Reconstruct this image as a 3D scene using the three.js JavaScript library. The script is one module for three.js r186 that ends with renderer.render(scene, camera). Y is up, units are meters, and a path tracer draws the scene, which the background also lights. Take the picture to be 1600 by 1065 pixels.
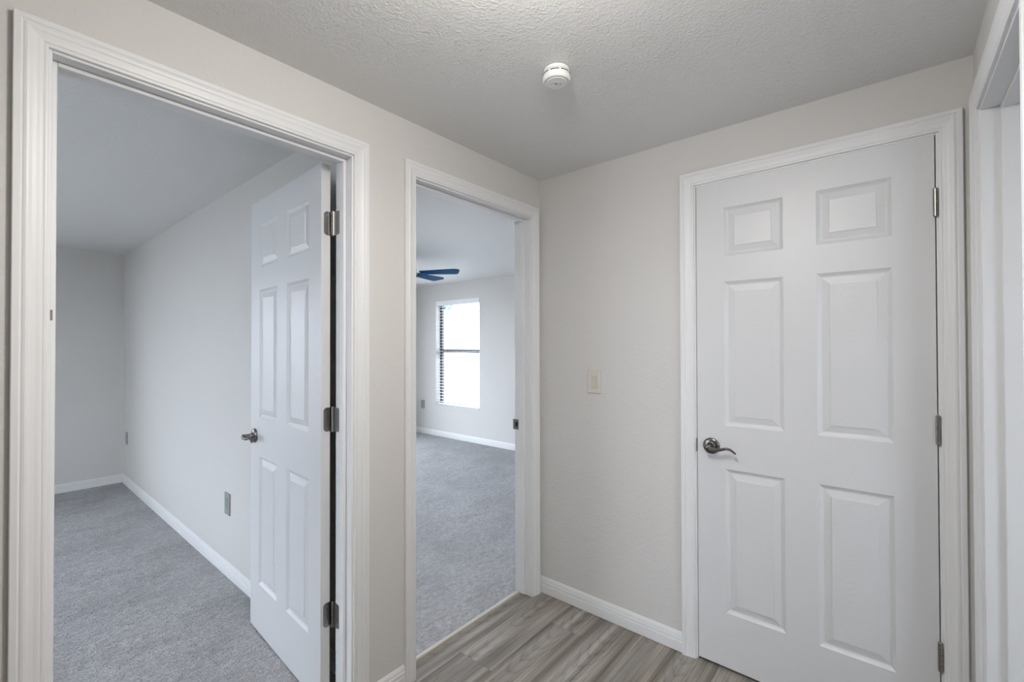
import * as THREE from 'three';
import { RectAreaLightUniformsLib } from 'three/addons/lights/RectAreaLightUniformsLib.js';
import { mergeGeometries } from 'three/addons/utils/BufferGeometryUtils.js';
import { RoundedBoxGeometry } from 'three/addons/geometries/RoundedBoxGeometry.js';

// ------------------------------------------------------------------ camera, sky, exposure
RectAreaLightUniformsLib.init();
const scene = new THREE.Scene();
const camera = new THREE.PerspectiveCamera(2 * Math.atan(532.5 / 708.65) * 180 / Math.PI, 1600 / 1065, 0.05, 200);
camera.position.set(1.5034, 1.3556, 2.0298);
camera.up.set(0.00784, 0.99995, 0.00593);
camera.lookAt(1.5034 - 0.64284, 1.3556 + 0.00958, 2.0298 - 0.76594);
const renderer = new THREE.WebGLRenderer({ antialias: true });
renderer.toneMapping = THREE.LinearToneMapping;
renderer.toneMappingExposure = 1.07;
renderer.shadowMap.enabled = true;
const SKY = 9.8;
scene.background = new THREE.Color().setRGB(0.86 * SKY, 0.95 * SKY, 1.08 * SKY);   // bright even overcast
const HALL_LAMP = { x: 1.04, y: 2.15, z: 1.45, candela: 1.3, nits: 66, color: new THREE.Color().setRGB(1, 0.98, 0.955) };

// ------------------------------------------------------------------ measures (metres)
const H = 2.2702;              // ceiling
const HALL_W = 1.7052;         // hall width, right wall face
const TW = 0.110;              // wall thickness
const CAS = 0.057, REV = 0.0065, CT = 0.017;   // casing width, reveal, thickness
const JT = 0.019;              // jamb thickness
const HEAD = 2.0435;           // underside of the head jambs
const BED_Z = 1.0502;          // bedroom one side of the partition
const PART_T = 0.11;
const FAR_X = -4.38;           // far wall of both bedrooms
const WIN_Z = -2.4683;         // window wall of bedroom two
const REAR_Z = 4.3;
const D1 = [1.1436, 1.9116], D2 = [0.084, 0.852], D3 = [0.848, 1.616], D4 = [0.128, 0.737];   // clear openings

// ------------------------------------------------------------------ random and noise
function rng(seed) { let s = seed >>> 0; return () => { s = (s + 0x6D2B79F5) | 0; let t = Math.imul(s ^ (s >>> 15), 1 | s); t = (t + Math.imul(t ^ (t >>> 7), 61 | t)) ^ t; return ((t ^ (t >>> 14)) >>> 0) / 4294967296; }; }
function lattice(nx, ny, seed) { const r = rng(seed), a = new Float32Array(nx * ny); for (let i = 0; i < a.length; i++) a[i] = r(); return { nx, ny, a }; }
function noise(l, u, v) {      // u, v in 0..1, tileable value noise
  let x = u * l.nx, y = v * l.ny; let xi = Math.floor(x), yi = Math.floor(y); const fx = x - xi, fy = y - yi;
  const sx = fx * fx * (3 - 2 * fx), sy = fy * fy * (3 - 2 * fy);
  const x0 = ((xi % l.nx) + l.nx) % l.nx, x1 = (x0 + 1) % l.nx, y0 = ((yi % l.ny) + l.ny) % l.ny, y1 = (y0 + 1) % l.ny;
  const a = l.a[y0 * l.nx + x0], b = l.a[y0 * l.nx + x1], c = l.a[y1 * l.nx + x0], d = l.a[y1 * l.nx + x1];
  return a + (b - a) * sx + (c - a) * sy + (a - b - c + d) * sx * sy;
}
const clamp = (x, a = 0, b = 1) => Math.min(b, Math.max(a, x));
const step = (a, b, x) => { const t = clamp((x - a) / (b - a)); return t * t * (3 - 2 * t); };
function grey(w, h, f, repeat) {
  const d = new Uint8Array(w * h * 4);
  for (let j = 0; j < h; j++) for (let i = 0; i < w; i++) { const v = clamp(f((i + 0.5) / w, (j + 0.5) / h)) * 255, k = 4 * (j * w + i); d[k] = d[k + 1] = d[k + 2] = v; d[k + 3] = 255; }
  return finish(new THREE.DataTexture(d, w, h), repeat);
}
function colour(w, h, f, repeat) {
  const d = new Uint8Array(w * h * 4);
  for (let j = 0; j < h; j++) for (let i = 0; i < w; i++) { const c = f((i + 0.5) / w, (j + 0.5) / h), k = 4 * (j * w + i); d[k] = clamp(c[0], 0, 255); d[k + 1] = clamp(c[1], 0, 255); d[k + 2] = clamp(c[2], 0, 255); d[k + 3] = 255; }
  const t = finish(new THREE.DataTexture(d, w, h), repeat); t.colorSpace = THREE.SRGBColorSpace; return t;
}
function finish(t, repeat) { t.wrapS = t.wrapT = THREE.RepeatWrapping; t.magFilter = THREE.LinearFilter; t.minFilter = THREE.LinearMipmapLinearFilter; t.generateMipmaps = true; if (repeat) t.repeat.set(repeat[0], repeat[1]); t.needsUpdate = true; return t; }

// ------------------------------------------------------------------ materials
const nA = lattice(64, 64, 1), nB = lattice(150, 150, 2), nC = lattice(340, 340, 3), nD = lattice(12, 12, 4), nE = lattice(5, 5, 5);
const wallBump = grey(1024, 1024, (u, v) => 0.55 * step(0.35, 0.8, noise(nB, u, v)) + 0.3 * noise(nA, u, v) + 0.15 * noise(nC, u, v), [1 / 1.3, 1 / 1.3]);
const nF = lattice(290, 290, 6);
const ceilBump = grey(1536, 1536, (u, v) => 0.7 * Math.pow(noise(nF, u, v), 1.6) * (0.45 + 0.55 * noise(nA, u, v)) + 0.3 * noise(nC, u, v), [1 / 1.5, 1 / 1.5]);
const M = {};
const std = (o) => new THREE.MeshStandardMaterial(o);
M.wall = std({ color: new THREE.Color().setRGB(0.66, 0.642, 0.62), roughness: 0.75, bumpMap: wallBump, bumpScale: 0.0005 });
M.ceiling = std({ color: new THREE.Color().setRGB(0.77, 0.765, 0.75), roughness: 0.6, bumpMap: ceilBump, bumpScale: 0.0016 });
M.trim = std({ color: new THREE.Color().setRGB(0.785, 0.785, 0.785), roughness: 0.42 });
M.concrete = std({ color: new THREE.Color().setRGB(0.3, 0.29, 0.27), roughness: 0.95 });
M.outer = std({ color: new THREE.Color().setRGB(0.6, 0.58, 0.53), roughness: 0.9 });
// embossed oak grain of the moulded doors
const gA = lattice(70, 5, 11), gB = lattice(170, 9, 12), gC = lattice(4, 3, 13), gD = lattice(9, 40, 14);
const grainBump = grey(512, 1024, (u, v) => {
  const fu = (u * 2 + 0.173) % 1 - 0.5, arch = -9 * fu * fu;       // cathedral arches, one for each field
  const w = v * 7 - arch * 1.6 + 0.9 * noise(gC, u, v) + 0.3 * noise(gD, u, v);
  const rings = Math.pow(0.5 + 0.5 * Math.sin(w * 40), 2.5);
  const pores = step(0.55, 0.85, noise(gB, u, v)) * 0.5 + noise(gA, u, v) * 0.5;
  return 0.6 * rings * (0.55 + 0.45 * noise(gA, u, v)) + 0.4 * pores;
}, [1 / 0.648, 1 / 1.1]);
const stileBump = grey(512, 512, (u, v) => 0.55 * noise(gB, u, v) + 0.45 * noise(gA, u, v), [1 / 0.648, 1 / 0.8]);
M.panel = std({ color: new THREE.Color().setRGB(0.70, 0.70, 0.705), roughness: 0.36, bumpMap: grainBump, bumpScale: 0.00032 });
M.door = std({ color: new THREE.Color().setRGB(0.70, 0.70, 0.705), roughness: 0.4, bumpMap: stileBump, bumpScale: 0.0004 });
M.nickel = std({ color: new THREE.Color().setRGB(0.3, 0.29, 0.275), metalness: 1, roughness: 0.25 });
M.handle = std({ color: new THREE.Color().setRGB(0.19, 0.185, 0.175), metalness: 1, roughness: 0.26 });
M.nickelDull = std({ color: new THREE.Color().setRGB(0.25, 0.24, 0.23), metalness: 1, roughness: 0.4 });
M.dark = std({ color: new THREE.Color().setRGB(0.012, 0.012, 0.012), roughness: 0.6 });
M.plasticWhite = std({ color: new THREE.Color().setRGB(0.8, 0.8, 0.78), roughness: 0.4 });
M.almond = std({ color: new THREE.Color().setRGB(0.66, 0.62, 0.56), roughness: 0.35 });
M.almondDeep = std({ color: new THREE.Color().setRGB(0.62, 0.58, 0.5), roughness: 0.3 });
M.outletPlate = std({ color: new THREE.Color().setRGB(0.3, 0.335, 0.315), roughness: 0.4 });
M.outletFace = std({ color: new THREE.Color().setRGB(0.28, 0.32, 0.3), roughness: 0.4 });
M.print = std({ color: new THREE.Color().setRGB(0.34, 0.34, 0.35), roughness: 0.7 });
M.blind = std({ color: new THREE.Color().setRGB(0.84, 0.85, 0.86), roughness: 0.4 });
M.bronze = std({ color: new THREE.Color().setRGB(0.02, 0.024, 0.032), roughness: 0.45 });
M.sill = std({ color: new THREE.Color().setRGB(0.72, 0.73, 0.74), roughness: 0.25 });
M.glass = new THREE.MeshPhysicalMaterial({ color: 0xffffff, transmission: 1, thickness: 0, roughness: 0.02, ior: 1.45 });
M.fanBladeReflection = new THREE.MeshPhysicalMaterial({ color: new THREE.Color().setRGB(0.002, 0.075, 0.2), roughness: 0.45, specularIntensity: 0.05 });  // dark blades: the blue window reflection is put into the base colour
M.fanBody = std({ color: new THREE.Color().setRGB(0.012, 0.016, 0.03), roughness: 0.35 });
M.stripMetal = std({ color: new THREE.Color().setRGB(0.62, 0.58, 0.5), roughness: 0.4 });
M.lampGlow = std({ color: 0xffffff, emissive: new THREE.Color().setRGB(1, 0.94, 0.87), emissiveIntensity: 2.5, roughness: 0.6 });
M.ground = std({ color: new THREE.Color().setRGB(0.37, 0.365, 0.35), roughness: 1 });
// carpet: cut pile tufts in loose rows
const cA = lattice(128, 40, 21), cB = lattice(300, 190, 22), cC = lattice(5, 5, 23), cD = lattice(14, 6, 24), cE = lattice(60, 60, 25);
const pile = (u, v) => 0.46 * noise(cB, u, v) + 0.36 * noise(cA, u + 0.006 * noise(cE, u, v), v) + 0.18 * noise(cE, u, v);
const carpetMap = colour(1024, 1024, (u, v) => { const p = pile(u, v) - 0.5, l = 172 + 66 * p + 9 * (noise(cC, u, v) - 0.5) + 11 * (noise(cD, u, v) - 0.5); return [l, l, l * 1.008]; }, [1, 1]);
const carpetBump = grey(1024, 1024, (u, v) => 0.5 + 1.2 * (pile(u, v) - 0.5), [1, 1]);
M.carpet = std({ map: carpetMap, bumpMap: carpetBump, bumpScale: 0.009, roughness: 1 });
// vinyl planks: grey brown oak, five prints
M.planks = [0, 1, 2, 3, 4].map((k) => {
  const r = rng(90 + k), a = lattice(40, 4, 100 + k), b = lattice(110, 10, 120 + k), c = lattice(3, 4, 140 + k), d = lattice(7, 3, 160 + k), e = lattice(16, 30, 180 + k);
  const tone = -7 + 14 * r(), heart = 0.3 + 0.4 * r(), tips = [r(), r()];
  const at = (u, v) => {
    let arch = 0;                                            // cathedral figure: nested arches about a heart line
    for (const y of tips) { const dv = ((v - y + 1.5) % 1) - 0.5, q = dv * 9 + ((u - heart) * 3.2) ** 2 + 0.3 * noise(e, u, v); const near = Math.exp(-((dv * 5) ** 2) - ((u - heart) * 3) ** 2); arch = Math.max(arch, near * Math.pow(0.5 + 0.5 * Math.sin(q * 9), 6)); }
    return { arch, broad: noise(d, u, v), zone: noise(c, u, v), grain: noise(a, u + 0.01 * noise(e, u, v), v), hair: noise(b, u, v) };
  };
  const map = colour(256, 1024, (u, v) => {
    const { arch, broad, zone, grain, hair } = at(u, v);
    const l = 142 + tone + 52 * (broad - 0.5) + 34 * (zone - 0.5) + 30 * (grain - 0.5) + 14 * (hair - 0.5) - 20 * arch;
    const warm = 0.5 + 0.9 * (0.5 - zone);
    return [l * (1.0 + 0.045 * warm), l * 0.967, l * (0.932 - 0.05 * warm)];
  });
  const bump = grey(256, 1024, (u, v) => { const { arch, grain, hair } = at(u, v); return 0.5 + 0.3 * (hair - 0.5) + 0.2 * (grain - 0.5) - 0.3 * arch; });
  return std({ map, bumpMap: bump, bumpScale: 0.0003, roughness: 0.5 });
});

// ------------------------------------------------------------------ geometry helpers
function boxUV(g) {            // uv in metres from the dominant axis of each face
  const n = g.index ? g.toNonIndexed() : g; const p = n.attributes.position, uv = new Float32Array(p.count * 2);
  const a = new THREE.Vector3(), b = new THREE.Vector3(), c = new THREE.Vector3();
  for (let i = 0; i < p.count; i += 3) {
    a.fromBufferAttribute(p, i); b.fromBufferAttribute(p, i + 1); c.fromBufferAttribute(p, i + 2);
    const m = b.clone().sub(a).cross(c.clone().sub(a)); const ax = Math.abs(m.x), ay = Math.abs(m.y), az = Math.abs(m.z);
    [a, b, c].forEach((q, k) => { const [s, t] = ax >= ay && ax >= az ? [q.z, q.y] : ay >= az ? [q.x, q.z] : [q.x, q.y]; uv[(i + k) * 2] = s; uv[(i + k) * 2 + 1] = t; });
  }
  n.setAttribute('uv', new THREE.BufferAttribute(uv, 2)); return n;
}
const bx = (x0, x1, y0, y1, z0, z1) => { const g = new THREE.BoxGeometry(x1 - x0, y1 - y0, z1 - z0); g.translate((x0 + x1) / 2, (y0 + y1) / 2, (z0 + z1) / 2); return boxUV(g); };
const rb = (x0, x1, y0, y1, z0, z1, r = 0.002, seg = 2) => { const g = new RoundedBoxGeometry(x1 - x0, y1 - y0, z1 - z0, seg, r); g.translate((x0 + x1) / 2, (y0 + y1) / 2, (z0 + z1) / 2); return boxUV(g); };
const cyl = (r0, r1, h, seg = 32) => new THREE.CylinderGeometry(r0, r1, h, seg);
const lathe = (pts, seg = 48) => new THREE.LatheGeometry(pts.map(([x, y]) => new THREE.Vector2(x, y)), seg);
function join(list) { return list.length === 1 ? list[0] : mergeGeometries(list.map((g) => { const n = g.index ? g.toNonIndexed() : g; for (const k of Object.keys(n.attributes)) if (!['position', 'normal', 'uv'].includes(k)) n.deleteAttribute(k); return n; })); }
function mesh(name, geometry, material, parent = scene) {
  const o = new THREE.Mesh(Array.isArray(geometry) ? join(geometry) : geometry, material);
  o.name = name; o.castShadow = o.receiveShadow = true; parent.add(o); return o;
}
const taken = {};
const numbered = (n) => { const k = taken[n] = (taken[n] ?? -1) + 1; return k ? `${n}_${String(k).padStart(3, '0')}` : n; };
function tag(o, label, category, group, kind) { o.userData.label = label; o.userData.category = category; if (group) o.userData.group = group; if (kind) o.userData.kind = kind; return o; }
const struct = (o, label, category) => tag(o, label, category, null, 'structure');
function base(name, x = 0, y = 0, z = 0) { const g = new THREE.Group(); g.name = numbered(name); g.position.set(x, y, z); scene.add(g); return g; }
const solid = (name, geometry, material, label, category) => struct(mesh(numbered(name), geometry, material), label, category);

// ruled solid between two copies of a closed outline (arrays of [x, y, z]), with caps
function ruled(A, B, caps = true) {
  const v = []; const n = A.length; const tri = (a, b, c) => v.push(...a, ...b, ...c);
  for (let i = 0; i < n; i++) { const j = (i + 1) % n; tri(A[i], A[j], B[j]); tri(A[i], B[j], B[i]); }
  if (caps) for (let i = 1; i < n - 1; i++) { tri(A[0], A[i + 1], A[i]); tri(B[0], B[i], B[i + 1]); }
  let vol = 0;
  for (let i = 0; i < v.length; i += 9) vol += v[i] * (v[i + 4] * v[i + 8] - v[i + 5] * v[i + 7]) - v[i + 1] * (v[i + 3] * v[i + 8] - v[i + 5] * v[i + 6]) + v[i + 2] * (v[i + 3] * v[i + 7] - v[i + 4] * v[i + 6]);
  if (vol < 0) for (let i = 0; i < v.length; i += 9) for (let k = 0; k < 3; k++) { const t = v[i + 3 + k]; v[i + 3 + k] = v[i + 6 + k]; v[i + 6 + k] = t; }
  const g = new THREE.BufferGeometry(); g.setAttribute('position', new THREE.Float32BufferAttribute(v, 3)); g.computeVertexNormals(); return boxUV(g);
}
const CASING = [[0, 0], [0, 0.0075], [0.0015, 0.009], [0.005, 0.0095], [0.008, 0.0088], [0.0105, 0.0108], [0.014, 0.0114], [0.019, 0.0118], [0.026, 0.0135], [0.031, 0.0158], [0.035, 0.0166], [0.039, 0.016], [0.0415, 0.0146], [0.043, 0.0155], [0.045, 0.017], [0.0555, 0.017], [0.057, 0.0155], [0.057, 0]];
const BASEB = [[0.0025, 0], [0.0025, 0.0125], [0.045, 0.0125], [0.0475, 0.0095], [0.050, 0.0098], [0.0515, 0.0113], [0.0625, 0.0108], [0.065, 0.0078], [0.0675, 0.008], [0.069, 0.0092], [0.077, 0.0074], [0.083, 0.0048], [0.086, 0.0035], [0.086, 0]];
// one side of a wall: s runs along it, n out of it
function casing(parent, map, s0, s1, top, reveal = REV, matl = M.trim) {
  const a = s0 - reveal, b = s1 + reveal, t = top + reveal; const P = CASING;
  mesh('casing_leg', ruled(P.map(([d, n]) => map(a - d, 0, n)), P.map(([d, n]) => map(a - d, t + d, n))), matl, parent);
  mesh('casing_head', ruled(P.map(([d, n]) => map(a - d, t + d, n)), P.map(([d, n]) => map(b + d, t + d, n))), matl, parent);
  mesh('casing_leg', ruled(P.map(([d, n]) => map(b + d, 0, n)), P.map(([d, n]) => map(b + d, t + d, n))), matl, parent);
}
function baseboard(name, map, s0, s1, label, m0 = 0, m1 = 0) {   // m0, m1: mitre inward at each end
  const P = BASEB; return solid(name, ruled(P.map(([y, n]) => map(s0 + m0 * n, y, n)), P.map(([y, n]) => map(s1 - m1 * n, y, n))), M.trim, label, 'baseboard');
}
// frame of a door opening in a wall that is TW thick; stopAt = depth where the stop begins, as seen from the hall side
function doorFrame(name, map, [s0, s1], top, stopAt, label, sides = [true, true], stopW = 0.031) {
  const t = base(name); struct(t, label, 'door frame');
  const block = (n, a0, a1, y0, y1, d0, d1, r = 0.0015) => {
    const p = map(a0, y0, -d0), q = map(a1, y1, -d1); const lo = p.map((v, i) => Math.min(v, q[i])), hi = p.map((v, i) => Math.max(v, q[i]));
    return mesh(n, rb(lo[0], hi[0], lo[1], hi[1], lo[2], hi[2], r), M.trim, t);
  };
  block('jamb', s0 - JT, s0, 0, top + JT, 0, TW); block('jamb', s1, s1 + JT, 0, top + JT, 0, TW); block('head_jamb', s0, s1, top, top + JT, 0, TW);
  const S = 0.0115, d1 = stopAt + stopW;
  block('door_stop', s0, s0 + S, 0.004, top, stopAt, d1, 0.003); block('door_stop', s1 - S, s1, 0.004, top, stopAt, d1, 0.003); block('head_stop', s0 + S, s1 - S, top - S, top, stopAt, d1, 0.003);
  if (sides[0]) casing(t, map, s0, s1, top);
  if (sides[1]) casing(t, (s, y, n) => map(s, y, -TW - n), s0, s1, top, 0.02);
  return t;
}

// ------------------------------------------------------------------ room shell
const GAP = JT + 0.001;        // rough opening beyond the clear one
function wallX(name, x0, x1, z0, z1, holes, label) {          // wall across x, running along z; holes [za, zb, ya, yb]
  const g = []; let z = z0;
  for (const [a, b, ya, yb] of holes) { if (a > z) g.push(bx(x0, x1, 0, H, z, a)); if (ya > 0) g.push(bx(x0, x1, 0, ya, a, b)); g.push(bx(x0, x1, yb, H, a, b)); z = b; }
  if (z < z1) g.push(bx(x0, x1, 0, H, z, z1));
  return solid(name, g, M.wall, label, 'wall');
}
function wallZ(name, z0, z1, x0, x1, holes, label) {
  const g = []; let x = x0;
  for (const [a, b, ya, yb] of holes) { if (a > x) g.push(bx(x, a, 0, H, z0, z1)); if (ya > 0) g.push(bx(a, b, 0, ya, z0, z1)); g.push(bx(a, b, yb, H, z0, z1)); x = b; }
  if (x < x1) g.push(bx(x, x1, 0, H, z0, z1));
  return solid(name, g, M.wall, label, 'wall');
}
const DH = HEAD + GAP;
const W1 = { x0: -3.77, x1: -2.86, y0: 0.455, y1: 2.02 };       // bedroom two, in view
const W2 = { z0: 2.45, z1: 3.25, y0: 0.3, y1: 2.05 };           // bedroom one, behind the near casing
const W5 = { x0: -2.35, x1: -0.85, y0: 0.3, y1: 2.08 };          // bedroom one, side wall: unseen window added to brighten the open door
const W6 = { x0: -1.1, x1: -0.72, y0: 0.455, y1: 2.02 };      // bedroom two, unseen window added to light the carpet
const W3 = { z0: -1.6, z1: 0.75, y0: 0.06, y1: 2.1 };         // bedroom two, far wall: unseen window added and enlarged for fill light
const W4 = { z0: 0.9, z1: 1.75, y0: 0.8, y1: 2.05 };              // side room
wallX('wall_left', -TW, 0, WIN_Z - 0.132, REAR_Z + TW, [[D2[0] - GAP, D2[1] + GAP, 0, DH], [D1[0] - GAP, D1[1] + GAP, 0, DH]], 'greige painted hall wall holding the two open bedroom doorways');
wallZ('wall_back', -TW, 0, 0, HALL_W, [[D3[0] - GAP, D3[1] + GAP, 0, DH]], 'greige painted hall wall around the closed white door');
wallX('wall_right', HALL_W, HALL_W + TW, -1.0, REAR_Z + TW, [[D4[0] - GAP, D4[1] + GAP, 0, DH]], 'greige painted hall wall beside the closed door with a narrow doorway');
wallZ('wall_rear', REAR_Z, REAR_Z + TW, 0, HALL_W, [], 'greige painted end wall of the hall');
wallZ('wall_partition', BED_Z - PART_T, BED_Z, FAR_X, -TW, [], 'pale wall running behind the open bedroom door');
wallX('wall_far', FAR_X - 0.132, FAR_X, WIN_Z - 0.132, REAR_Z + TW, [[W3.z0, W3.z1, W3.y0, W3.y1], [W2.z0, W2.z1, W2.y0, W2.y1]], 'shaded grey far wall of the carpeted bedroom with the open door');
wallZ('wall_window', WIN_Z - 0.132, WIN_Z, FAR_X, -TW, [[W1.x0, W1.x1, W1.y0, W1.y1], [W6.x0, W6.x1, W6.y0, W6.y1]], 'pale bedroom wall around the window with blinds');
wallZ('wall_bedroom_side', REAR_Z, REAR_Z + TW, FAR_X, -TW, [[W5.x0, W5.x1, W5.y0, W5.y1]], 'pale side wall of the bedroom with the open door');
wallZ('wall_closet', -1.0, -0.9, 0, HALL_W, [], 'closet wall behind the closed door');
wallX('wall_closet_side', 0, 0.08, -0.9, -TW, [], 'closet side wall behind the closed door');
wallX('wall_side_room', 3.3, 3.43, -1.0, REAR_Z + TW, [[W4.z0, W4.z1, W4.y0, W4.y1]], 'wall of the side room beyond the narrow doorway');
wallZ('wall_side_room_end', -0.5, -0.4, HALL_W + TW, 3.3, [], 'end wall of the side room beyond the narrow doorway');
wallZ('wall_side_room_near', 2.2, 2.3, HALL_W + TW, 3.3, [], 'near wall of the side room beyond the narrow doorway');
solid('ceiling', bx(0, HALL_W, H, H + 0.12, 0, REAR_Z), M.ceiling, 'textured hall ceiling carrying the smoke detector', 'ceiling');
solid('ceiling', bx(FAR_X, -TW, H, H + 0.12, BED_Z, REAR_Z), M.ceiling, 'textured grey ceiling of the bedroom behind the open door', 'ceiling');
solid('ceiling', bx(FAR_X, -TW, H, H + 0.12, WIN_Z, BED_Z - PART_T), M.ceiling, 'bedroom ceiling above the dark fan', 'ceiling');
solid('ceiling', bx(HALL_W + TW, 3.3, H, H + 0.12, -0.4, 2.2), M.ceiling, 'ceiling of the side room', 'ceiling');
solid('ceiling', bx(0.08, HALL_W, H, H + 0.12, -0.9, -TW), M.ceiling, 'ceiling of the closet behind the closed door', 'ceiling');
solid('roof', bx(FAR_X - 0.6, 4.0, H + 0.12, H + 0.22, WIN_Z - 0.6, REAR_Z + 0.7), M.outer, 'flat roof over the rooms', 'roof');
solid('floor_slab', bx(FAR_X - 0.132, 3.43, -0.16, -0.007, WIN_Z - 0.132, REAR_Z + TW), M.concrete, 'concrete slab under the floors', 'slab');
solid('ground', bx(-60, 60, -0.5, -0.16, -60, 60), M.ground, 'pale paved ground outside the windows', 'ground');

// hall floor of planks along z
const STRIP_X = -0.076;
{
  const f = base('floor'); struct(f, 'grey brown wood look plank floor of the hall', 'floor');
  const r = rng(7), PW = 0.18, first = 0.21 - 2 * PW;
  for (let c = 0; first + c * PW < HALL_W; c++) {
    const x0 = Math.max(0, first + c * PW), x1 = Math.min(HALL_W, first + (c + 1) * PW);
    if (x1 <= 0.001) continue;
    let z = -0.02 - r() * 1.1;
    for (; z < REAR_Z;) {
      const z1 = Math.min(REAR_Z, z + 1.22), z0 = Math.max(-0.02, z);
      const g = rb(x0 + 0.0003, x1 - 0.0003, -0.007, 0, z0 + 0.0003, z1 - 0.0003, 0.0009, 1);
      const p = g.attributes.position, uv = g.attributes.uv, su = r(), sv = r();
      for (let i = 0; i < p.count; i++) uv.setXY(i, (p.getX(i) - x0) / PW + su * 0, (p.getZ(i) - z) / 1.22 + sv);
      mesh('plank', g, M.planks[Math.floor(r() * 5)], f);
      z += 1.22;
    }
  }
  for (const [a, b] of [D1, D2]) for (let z = a; z < b - 0.01;) {     // the planks reach under the doorways up to the carpet strip
    const z1 = Math.min(b, a + 0.5 > z ? z + 0.9 : b);
    const g = rb(STRIP_X, -0.0003, -0.007, 0, z + 0.0003, z1 - 0.0003, 0.0009, 1); const p = g.attributes.position, uv = g.attributes.uv;
    for (let i = 0; i < p.count; i++) uv.setXY(i, (p.getX(i) + 0.15) / PW, p.getZ(i) / 1.22 + 0.3);
    mesh('plank', g, M.planks[3], f); z = z1;
  }
}
function carpet(x0, x1, z0, z1, door, label) {
  const g = [bx(x0, x1, -0.007, 0.006, z0, z1), bx(x1, STRIP_X - 0.006, -0.007, 0.006, door[0], door[1])];
  return solid('floor', g, M.carpet, label, 'carpet');
}
carpet(FAR_X, -TW, BED_Z, REAR_Z, D1, 'grey carpet of the bedroom behind the open door');
carpet(FAR_X, -TW, WIN_Z, BED_Z - PART_T, D2, 'grey carpet of the bedroom with the window');
solid('floor', bx(HALL_W, 3.3, -0.007, 0, -0.4, 2.2), M.sill, 'pale floor of the side room', 'floor');
for (const [n, d, l] of [[5, D1, 'cream carpet edge strip in the doorway of the open door'], [6, D2, 'cream carpet edge strip between carpet and planks in the corner doorway']]) {
  solid('trim_' + n, rb(STRIP_X - 0.017, STRIP_X + 0.003, -0.002, 0.0095, d[0], d[1], 0.003), M.stripMetal, l, 'threshold');
}

// wall sides
const LEFT = (s, y, n) => [n, y, s], BACK = (s, y, n) => [s, y, n], RIGHT = (s, y, n) => [HALL_W - n, y, s];
const PART = (s, y, n) => [s, y, BED_Z + n], FAR = (s, y, n) => [FAR_X + n, y, s], WINW = (s, y, n) => [s, y, WIN_Z + n];
const frame1 = doorFrame('trim_1', LEFT, D1, HEAD, 0.036, 'white moulded casing and jamb around the doorway with the open door');
const frame2 = doorFrame('trim_2', LEFT, D2, HEAD, 0.037, 'white moulded casing and jamb of the corner doorway to the window bedroom');
const frame3 = doorFrame('trim_3', BACK, D3, HEAD, 0.038, 'white moulded casing and jamb around the closed door', [true, false]);
const frame4 = doorFrame('trim_4', RIGHT, D4, HEAD, 0.041, 'white moulded casing and jamb of the narrow doorway beside the closed door', [true, false], 0.045);
const out = (d) => REV + CAS + d;
baseboard('baseboard_back', BACK, 0.0125 * 0, D3[0] - out(0), 'white baseboard under the light switch');
baseboard('baseboard_left', LEFT, D2[1] + out(0), D1[0] - out(0), 'short white baseboard between the two bedroom doorways');
baseboard('baseboard_hall', LEFT, D1[1] + out(0), REAR_Z, 'white hall baseboard beyond the doorway with the open door');
baseboard('baseboard_right', RIGHT, D4[1] + out(0), REAR_Z, 'white hall baseboard beyond the narrow doorway');
baseboard('baseboard_partition', PART, FAR_X, -TW - CT, 'long white baseboard running behind the open door', 1, 0);
baseboard('baseboard_far', FAR, BED_Z, REAR_Z, 'white baseboard along the shaded far bedroom wall', 1, 0);
baseboard('baseboard_window', WINW, FAR_X, -TW, 'white baseboard under the bedroom window');

// ------------------------------------------------------------------ doors
const DW = 0.762, DT = 0.035, DHT = 2.03;
const PX = [[-0.650, -0.434], [-0.326, -0.109]], PY = [[0.226, 0.824], [1.005, 1.607], [1.715, 1.918]];
const PROFILE = [[0, 0], [0.0015, -0.0016], [0.004, -0.0034], [0.008, -0.0064], [0.012, -0.0084], [0.014, -0.009], [0.017, -0.009], [0.040, -0.0040], [0.0406, -0.0016], [0.0415, -0.0013]];
function panelGeometry([x0, x1], [y0, y1]) {
  const v = []; const ring = ([d, h], side) => { const z = side > 0 ? h : -DT - h; return [[x0 + d, y0 + d, z], [x1 - d, y0 + d, z], [x1 - d, y1 - d, z], [x0 + d, y1 - d, z]]; };
  const quad = (a, b, c, d, flip) => { if (flip) [b, d] = [d, b]; v.push(...a, ...b, ...c, ...a, ...c, ...d); };
  for (const side of [1, -1]) {
    for (let i = 0; i < PROFILE.length - 1; i++) { const A = ring(PROFILE[i], side), B = ring(PROFILE[i + 1], side); for (let k = 0; k < 4; k++) { const m = (k + 1) % 4; quad(A[k], A[m], B[m], B[k], side < 0); } }
    const L = ring(PROFILE[PROFILE.length - 1], side); quad(...L, side < 0);
  }
  const g = new THREE.BufferGeometry(); g.setAttribute('position', new THREE.Float32BufferAttribute(v, 3)); g.computeVertexNormals(); return boxUV(g);
}
function slabGeometry() {
  const s = new THREE.Shape([[-DW, 0], [0, 0], [0, DHT], [-DW, DHT]].map(([x, y]) => new THREE.Vector2(x, y)));
  for (const [x0, x1] of PX) for (const [y0, y1] of PY) s.holes.push(new THREE.Path([[x0, y0], [x0, y1], [x1, y1], [x1, y0]].map(([x, y]) => new THREE.Vector2(x, y))));
  const g = new THREE.ExtrudeGeometry(s, { depth: DT, bevelEnabled: false }); g.translate(0, 0, -DT); return boxUV(g);
}
const slabG = slabGeometry();
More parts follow.
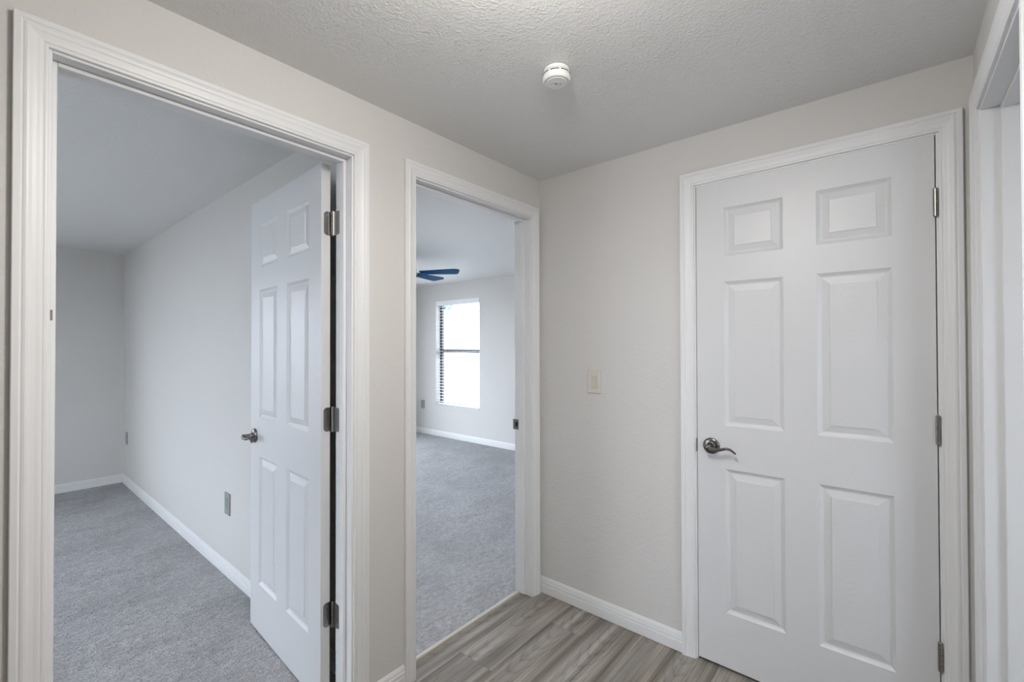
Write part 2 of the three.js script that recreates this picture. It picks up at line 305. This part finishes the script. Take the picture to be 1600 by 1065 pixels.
function sweepLever() {        // wave lever: elliptical section along a curve, from the neck outwards along x
  const c = new THREE.CatmullRomCurve3([[-0.004, 0, 0.05], [0.015, -0.003, 0.0515], [0.036, -0.0045, 0.051], [0.054, -0.0005, 0.05], [0.071, 0.0045, 0.0485], [0.086, 0.002, 0.047], [0.098, -0.006, 0.046], [0.107, -0.0135, 0.046]].map((p) => new THREE.Vector3(...p)));
  const N = 40, K = 16, v = [], idx = [];
  for (let i = 0; i <= N; i++) {
    const t = i / N, p = c.getPoint(t), d = c.getTangent(t), up = new THREE.Vector3(0, 0, 1), side = new THREE.Vector3().crossVectors(d, up).normalize();
    const end = i === 0 || i === N ? 0.15 : i === N - 1 ? 0.75 : 1;
    const a = (0.0078 - 0.0042 * t) * end, b = (0.0075 + 0.0025 * Math.sin(Math.PI * t) - 0.003 * t) * end;
    for (let k = 0; k < K; k++) { const q = k / K * 2 * Math.PI, w = p.clone().addScaledVector(side, a * Math.cos(q)).addScaledVector(up, b * Math.sin(q)); v.push(w.x, w.y, w.z); }
  }
  for (let i = 0; i < N; i++) for (let k = 0; k < K; k++) { const m = (k + 1) % K, a = i * K + k, b = i * K + m, e = a + K, f = b + K; idx.push(a, b, f, a, f, e); }
  const g = new THREE.BufferGeometry(); g.setAttribute('position', new THREE.Float32BufferAttribute(v, 3)); g.setIndex(idx); g.computeVertexNormals(); g.setAttribute('uv', new THREE.Float32BufferAttribute(new Float32Array(v.length / 3 * 2), 2)); return g;
}
const leverG = sweepLever();
const roseG = lathe([[0, 0], [0.0335, 0], [0.034, 0.002], [0.0335, 0.006], [0.031, 0.0085], [0.026, 0.0105], [0.018, 0.0115], [0.0155, 0.013], [0.0125, 0.018], [0.0115, 0.026], [0.0115, 0.044], [0.0125, 0.05], [0.0115, 0.056], [0.006, 0.0585], [0, 0.059]], 48).rotateX(Math.PI / 2);
function roundLeaf(w, h, r, t) {   // leaf with two round corners on the far side, in the xy plane, x from 0 to w
  const s = new THREE.Shape(); s.moveTo(0, -h / 2); s.lineTo(w - r, -h / 2); s.absarc(w - r, -h / 2 + r, r, -Math.PI / 2, 0); s.lineTo(w, h / 2 - r); s.absarc(w - r, h / 2 - r, r, 0, Math.PI / 2); s.lineTo(0, h / 2); s.closePath();
  return new THREE.ExtrudeGeometry(s, { depth: t, bevelEnabled: false, curveSegments: 8 });
}
const HINGES = [0.33, 1.064, 1.807], HL = 0.09;
function knuckleGeometry() {
  const g = []; const n = 5;
  for (let i = 0; i < n; i++) { const c = cyl(0.0066, 0.0066, HL / n - 0.0012, 20); c.translate(0, -HL / 2 + (i + 0.5) * HL / n, 0); g.push(c); }
  g.push(cyl(0.0056, 0.0056, HL, 16));
  for (const s of [1, -1]) { const tip = new THREE.SphereGeometry(0.0058, 14, 8); tip.scale(1, 0.7, 1); tip.translate(0, s * HL / 2, 0); g.push(tip); }
  return join(g);
}
const knuckleG = knuckleGeometry(), leafG = roundLeaf(0.031, HL, 0.0125, 0.0022), screwG = (() => { const g = cyl(0.0036, 0.0036, 0.0012, 12); g.rotateX(Math.PI / 2); return g; })();
function makeDoor(name, label, open) {
  const d = base(name); struct(d, label, 'door');
  mesh('slab', slabG, M.door, d);
  for (const px of PX) for (const py of PY) mesh('panel', panelGeometry(px, py), M.panel, d);
  const h = new THREE.Group(); h.name = 'lever_handle'; h.position.set(-DW + 0.058, 0.9136, 0); d.add(h); h.userData.label = 'satin nickel lever handle';
  mesh('rose', roseG, M.handle, h); mesh('lever', leverG, M.handle, h);
  const latch = mesh('latch_plate', rb(-DW - 0.0012, -DW + 0.001, 0.885, 0.942, -0.0295, -0.0055, 0.0005), M.nickelDull, d); latch.userData.label = 'metal latch plate on the door edge';
  for (const y of HINGES) {
    const k = new THREE.Group(); k.name = 'hinge'; k.position.set(0.0015, y, open ? -DT : 0); d.add(k); k.userData.label = 'satin nickel hinge';
    const kn = mesh('knuckle', knuckleG, M.nickel, k);
    if (open) {
      kn.position.set(0.0115, 0, -0.006);
      const leaf = mesh('leaf', leafG, M.nickel, k); leaf.rotation.y = -Math.PI / 2; leaf.position.set(0.0006, 0, -0.006);
      for (const [a, b] of [[0.014, 0.028], [0.023, 0], [0.014, -0.028]]) { const s = mesh('screw', screwG, M.nickelDull, k); s.rotation.y = Math.PI / 2; s.position.set(0.0009, b, a); }
    } else kn.position.set(0.0, 0, 0.0062);
  }
  return d;
}
const door1 = makeDoor('door_1', 'white six panel door standing open into the carpeted bedroom', true);
door1.position.set(-0.1385, 0.013, 1.1876); door1.rotation.y = -0.049;
const door3 = makeDoor('door_2', 'closed white six panel door with lever handle and hinges showing', false);
door3.position.set(D3[1] - 0.003, 0.013, 0);
// jamb leaves of the open door, strike plates
for (const y of HINGES) {
  const k = new THREE.Group(); k.name = 'hinge_leaf'; frame1.add(k); k.position.set(-0.127, y + 0.013, D1[0]); k.userData.label = 'satin nickel hinge leaf on the jamb';
  const l = mesh('leaf', roundLeaf(0.044, HL, 0.0125, 0.0018), M.nickelDull, k);
  for (const [a, b] of [[0.02, 0.029], [0.034, 0], [0.02, -0.029]]) { const s = mesh('screw', screwG, M.nickelDull, k); s.position.set(a, b, 0.002); }
}
{
  const k = new THREE.Group(); k.name = 'strike_plate'; frame2.add(k); k.position.set(-0.1, 0.918, D2[0]); k.userData.label = 'nickel strike plate with dark latch hole';
  mesh('plate', rb(-0.017, 0.017, -0.0285, 0.0285, -0.001, 0.0016, 0.0006), M.nickelDull, k);
  mesh('lip', rb(-0.022, -0.015, -0.0285, 0.0285, -0.001, 0.0022, 0.0006), M.nickelDull, k);
  mesh('latch_hole', rb(-0.007, 0.0125, -0.0125, 0.0125, 0.0012, 0.002, 0.0003), M.dark, k);
  const e = mesh('edge_plate', rb(-0.0016, 0.0012, 1.416, 1.441, D1[1] - 0.003, D1[1] + 0.0008, 0.0005), M.nickelDull, frame1); e.userData.label = 'small dark metal plate on the jamb edge';
  const e3 = mesh('strike_lip', rb(D3[0] - 0.0022, D3[0] + 0.0005, 0.893, 0.951, -0.012, 0.0022, 0.001), M.nickelDull, frame3); e3.userData.label = 'dark metal strike lip beside the handle';
}

// ------------------------------------------------------------------ windows
function makeWindow(name, w, h, label, rail) {
  const t = base(name); struct(t, label, 'window');
  const F = 0.042, z0 = -0.128, z1 = -0.085;
  mesh('window_frame', [bx(0, F, 0, h, z0, z1), bx(w - F, w, 0, h, z0, z1), bx(F, w - F, 0, F, z0, z1), bx(F, w - F, h - F, h, z0, z1)], M.bronze, t);
  mesh('meeting_rail', bx(F, w - F, rail - 0.025, rail + 0.025, -0.12, -0.084), M.bronze, t);
  mesh('pane', bx(F, w - F, F, rail - 0.025, -0.1, -0.096), M.glass, t);
  mesh('pane', bx(F, w - F, rail + 0.025, h - F, -0.115, -0.111), M.glass, t);
  mesh('sill', rb(0.0005, w - 0.0005, 0.0005, 0.016, -0.085, 0.012, 0.003), M.sill, t);
  return t;
}
const win1 = makeWindow('window_1', W1.x1 - W1.x0, W1.y1 - W1.y0, 'bright bedroom window with dark frame behind white blinds', 0.818); win1.position.set(W1.x0, W1.y0, WIN_Z);
for (const [n, W, l] of [['window_2', W2, 'dark framed window in the far wall of the bedroom with the open door'], ['window_3', W3, 'dark framed unseen window added in the far wall of the fan bedroom for fill light']]) {
  const w = makeWindow(n, W.z1 - W.z0, W.y1 - W.y0, l, 0.78); w.rotation.y = Math.PI / 2; w.position.set(FAR_X, W.y0, W.z1);
}
{ const w = makeWindow('window_6', W6.x1 - W6.x0, W6.y1 - W6.y0, 'dark framed unseen window added beside the window with blinds for fill light', 0.818); w.position.set(W6.x0, W6.y0, WIN_Z); }
{ const w = makeWindow('window_5', W5.x1 - W5.x0, W5.y1 - W5.y0, 'dark framed unseen window added in the bedroom side wall to brighten the open door', 0.78); w.rotation.y = Math.PI; w.position.set(W5.x1, W5.y0, REAR_Z); }
{ const w = makeWindow('window_4', W4.z1 - W4.z0, W4.y1 - W4.y0, 'small dark framed window of the side room', 0.4); w.rotation.y = -Math.PI / 2; w.position.set(3.3, W4.y0, W4.z0); }
{
  const t = base('window_blind', (W1.x0 + W1.x1) / 2, W1.y0, WIN_Z - 0.035); tag(t, 'white horizontal blind with open slats hanging in the bedroom window', 'blind');
  const w = W1.x1 - W1.x0, a = w / 2 - 0.012, top = W1.y1 - W1.y0;
  mesh('valance', rb(-w / 2 + 0.002, w / 2 - 0.002, top - 0.075, top - 0.001, 0.024, 0.038, 0.003), M.blind, t);
  mesh('head_rail', bx(-a, a, top - 0.05, top - 0.002, -0.028, 0.022), M.blind, t);
  const slat = (() => { const N = 6, A = [], up = []; for (let i = 0; i <= N; i++) { const q = i / N - 0.5; A.push([q * 0.05, 0.0022 * (1 - 4 * q * q)]); } for (let i = N; i >= 0; i--) { const q = i / N - 0.5; up.push([q * 0.05, 0.0022 * (1 - 4 * q * q) + 0.0026]); } const P = [...A, ...up]; return ruled(P.map(([z, y]) => [-a, y, z]), P.map(([z, y]) => [a, y, z])); })();
  const y0 = 0.062, y1 = top - 0.09, n = 33;
  for (let i = 0; i < n; i++) { const s = mesh('slat', slat, M.blind, t); s.position.y = y0 + (y1 - y0) * i / (n - 1); }
  mesh('bottom_rail', rb(-a, a, 0.018, 0.04, -0.026, 0.026, 0.004), M.blind, t);
  for (const x of [-a + 0.13, a - 0.13]) for (const z of [-0.026, 0.026]) { const c = cyl(0.0008, 0.0008, top - 0.09, 6); c.translate(x, (top - 0.09) / 2 + 0.035, z); mesh('ladder_cord', c, M.blind, t); }
}

// ------------------------------------------------------------------ tree outside the window
{
  const t = base('garden_tree', -8.68, -0.16, -6.18); tag(t, 'leafy green tree outside the bedroom window', 'tree');
  const trunk = cyl(0.07, 0.13, 2.6, 12); trunk.translate(0, 1.3, 0); mesh('trunk', trunk, std({ color: new THREE.Color().setRGB(0.16, 0.12, 0.09), roughness: 0.9 }), t);
  const r = rng(55), g = [];
  for (let i = 0; i < 900; i++) {
    const q = new THREE.PlaneGeometry(0.09, 0.2); q.translate(0, 0.1, 0); q.rotateX(r() * 6.28); q.rotateY(r() * 6.28); q.rotateZ(r() * 6.28);
    const a = r() * 6.28, c = 2 * r() - 1, d = Math.cbrt(r()), k = Math.sqrt(1 - c * c); q.translate(0.95 * d * k * Math.cos(a), 3.0 + 0.75 * d * c, 0.95 * d * k * Math.sin(a)); g.push(q);
  }
  const f = mesh('foliage', g, new THREE.MeshPhysicalMaterial({ color: new THREE.Color().setRGB(0.06, 0.2, 0.15), roughness: 0.9, transmission: 0.35, thickness: 0, side: THREE.DoubleSide }), t); f.userData.kind = 'stuff';
}

// ------------------------------------------------------------------ ceiling fan in the window bedroom
{
  const t = base('ceiling_fan', -2.262, H, -0.82); tag(t, 'dark ceiling fan in the window bedroom with the blue window reflection coloured into its blades', 'fan');
  const by = 2.09 - H;
  mesh('canopy', lathe([[0, 0], [0.062, 0], [0.06, -0.02], [0.035, -0.042], [0.014, -0.046], [0, -0.046]]), M.fanBody, t);
  const rod = cyl(0.011, 0.011, 0.09, 16); rod.translate(0, -0.08, 0); mesh('downrod', rod, M.fanBody, t);
  mesh('motor', lathe([[0, -0.105], [0.04, -0.105], [0.075, -0.118], [0.082, -0.14], [0.08, -0.185], [0.062, -0.205], [0.045, -0.225], [0.02, -0.232], [0, -0.233]]), M.fanBody, t);
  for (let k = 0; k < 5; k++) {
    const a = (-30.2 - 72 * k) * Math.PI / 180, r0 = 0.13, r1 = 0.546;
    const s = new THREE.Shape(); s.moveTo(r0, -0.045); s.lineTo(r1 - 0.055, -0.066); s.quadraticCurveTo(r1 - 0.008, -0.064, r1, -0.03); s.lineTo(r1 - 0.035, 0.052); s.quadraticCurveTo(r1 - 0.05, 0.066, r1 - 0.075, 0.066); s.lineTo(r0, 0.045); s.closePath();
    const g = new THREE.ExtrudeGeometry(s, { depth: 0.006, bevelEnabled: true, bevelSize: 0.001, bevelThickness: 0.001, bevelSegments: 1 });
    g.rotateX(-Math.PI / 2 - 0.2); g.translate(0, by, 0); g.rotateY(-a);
    const b = mesh('blade', boxUV(g), M.fanBladeReflection, t); b.userData.label = 'dark fan blade with the blue window reflection put into its colour';
    const br = bx(0.06, 0.19, by - 0.006, by - 0.001, -0.014, 0.014); br.rotateY(-a); mesh('blade_bracket', br, M.fanBody, b);
  }
}

// ------------------------------------------------------------------ hall lamp (just above the frame)
{
  const { x, y, z, candela, nits, color } = HALL_LAMP;
  const t = base('ceiling_lamp', x, H, z); tag(t, 'white glass globe ceiling lamp of the hall', 'lamp');
  mesh('canopy', lathe([[0, 0], [0.07, 0], [0.072, -0.006], [0.066, -0.022], [0.03, -0.034], [0.016, -0.036], [0.016, -0.085], [0, -0.085]]), M.nickel, t);
  mesh('glass_globe', lathe([[0.016, -0.08], [0.05, -0.088], [0.09, -0.112], [0.11, -0.15], [0.108, -0.18], [0.092, -0.208], [0.06, -0.224], [0.02, -0.23], [0, -0.23]]), M.lampGlow, t);
  const l = new THREE.PointLight(color, candela, 0, 2); l.position.set(x, y, z); l.castShadow = true; l.shadow.radius = 3.2; scene.add(l);
  const d = new THREE.RectAreaLight(color, nits * 2, 0.14, 0.14); d.position.set(x, H - 0.236, z); d.lookAt(x, 0, z); scene.add(d);
}

// ------------------------------------------------------------------ smoke detector
{
  const t = base('smoke_detector', 0.655, H, 0.785); tag(t, 'round white smoke detector on the hall ceiling', 'smoke detector');
  mesh('base_ring', lathe([[0, 0], [0.0425, 0], [0.0435, -0.004], [0.0435, -0.011], [0.0425, -0.013], [0, -0.013]]), M.plasticWhite, t);
  mesh('body', lathe([[0, -0.013], [0.0415, -0.013], [0.044, -0.0145], [0.0449, -0.019], [0.0456, -0.023], [0.0468, -0.03], [0.0468, -0.036], [0.0455, -0.041], [0.042, -0.0438], [0.0395, -0.0438], [0.0375, -0.0412], [0.0355, -0.0412], [0.0345, -0.045], [0.033, -0.0458], [0, -0.0468]]), M.plasticWhite, t);
  for (let k = 0; k < 8; k++) { const a = (25.8 + 45 * k) * Math.PI / 180, w = 37 * Math.PI / 180; mesh('vent_slot', new THREE.LatheGeometry([[0.0440, -0.0192], [0.0456, -0.0194], [0.0459, -0.0224], [0.0440, -0.0226]].map(([x, y]) => new THREE.Vector2(x, y)), 10, a - w / 2, w), M.dark, t); }
  const p = new THREE.Group(); p.name = 'printed_label'; p.userData.label = 'small grey print'; t.add(p); p.rotation.y = 0.7; p.position.set(0, -0.0468, 0);
  for (const [x, z, w] of [[-0.018, -0.002, 0.004], [-0.0105, 0.002, 0.006], [-0.002, -0.004, 0.009], [-0.001, -0.001, 0.012], [-0.002, 0.002, 0.01], [-0.001, 0.005, 0.008], [0.012, 0, 0.009], [0.012, -0.003, 0.005]]) mesh('print', bx(x - w / 2, x + w / 2, -0.0002, 0.0004, z - 0.001, z + 0.001), M.print, p);
}

// ------------------------------------------------------------------ light switch and outlets
{
  const t = base('light_switch', 0.346, 1.1725, 0); tag(t, 'almond rocker light switch on the hall wall', 'light switch');
  mesh('cover_plate', rb(-0.0395, 0.0395, -0.06, 0.06, 0, 0.0062, 0.003, 3), M.almond, t);
  mesh('rocker_frame', [rb(-0.0195, -0.0165, -0.0355, 0.0355, 0.005, 0.0078, 0.0008), rb(0.0165, 0.0195, -0.0355, 0.0355, 0.005, 0.0078, 0.0008), rb(-0.0165, 0.0165, 0.0325, 0.0355, 0.005, 0.0078, 0.0008), rb(-0.0165, 0.0165, -0.0355, -0.0325, 0.005, 0.0078, 0.0008)], M.almond, t);
  const r = mesh('rocker', rb(-0.0155, 0.0155, -0.0315, 0.0315, 0.001, 0.0095, 0.0015), M.almondDeep, t); r.rotation.x = 0.055;
}
function makeOutlet(label, x, y, z, sx, sy) {
  const t = base('wall_outlet', x, y, z); tag(t, label, 'outlet');
  mesh('cover_plate', rb(-0.0365 * sx, 0.0365 * sx, -0.059 * sy, 0.059 * sy, 0, 0.007, 0.003, 3), M.outletPlate, t);
  for (const s of [1, -1]) {
    const f = mesh('receptacle', rb(-0.0165, 0.0165, s * 0.0195 - 0.0135, s * 0.0195 + 0.0135, 0.004, 0.009, 0.003), M.outletFace, t);
    for (const [dx, h] of [[-0.0062, 0.009], [0.0062, 0.0075]]) mesh('slot', bx(dx - 0.001, dx + 0.001, s * 0.0195 - h / 2 + 0.003, s * 0.0195 + h / 2 + 0.003, 0.0088, 0.0093), M.dark, f);
  }
  const g = cyl(0.003, 0.003, 0.002, 12); g.rotateX(Math.PI / 2); g.translate(0, 0, 0.0075); mesh('screw', g, M.nickelDull, t);
  return t;
}
makeOutlet('grey green outlet on the pale wall close beside the open door', -1.511, 0.425, BED_Z, 1.1, 1.08);
makeOutlet('grey outlet low on the pale wall next to the shaded far corner', -4.223, 0.46, BED_Z, 1.05, 1);
makeOutlet('grey outlet low on the wall beside the bedroom window', -4.073, 0.45, WIN_Z, 1.2, 1.1);

renderer.render(scene, camera);
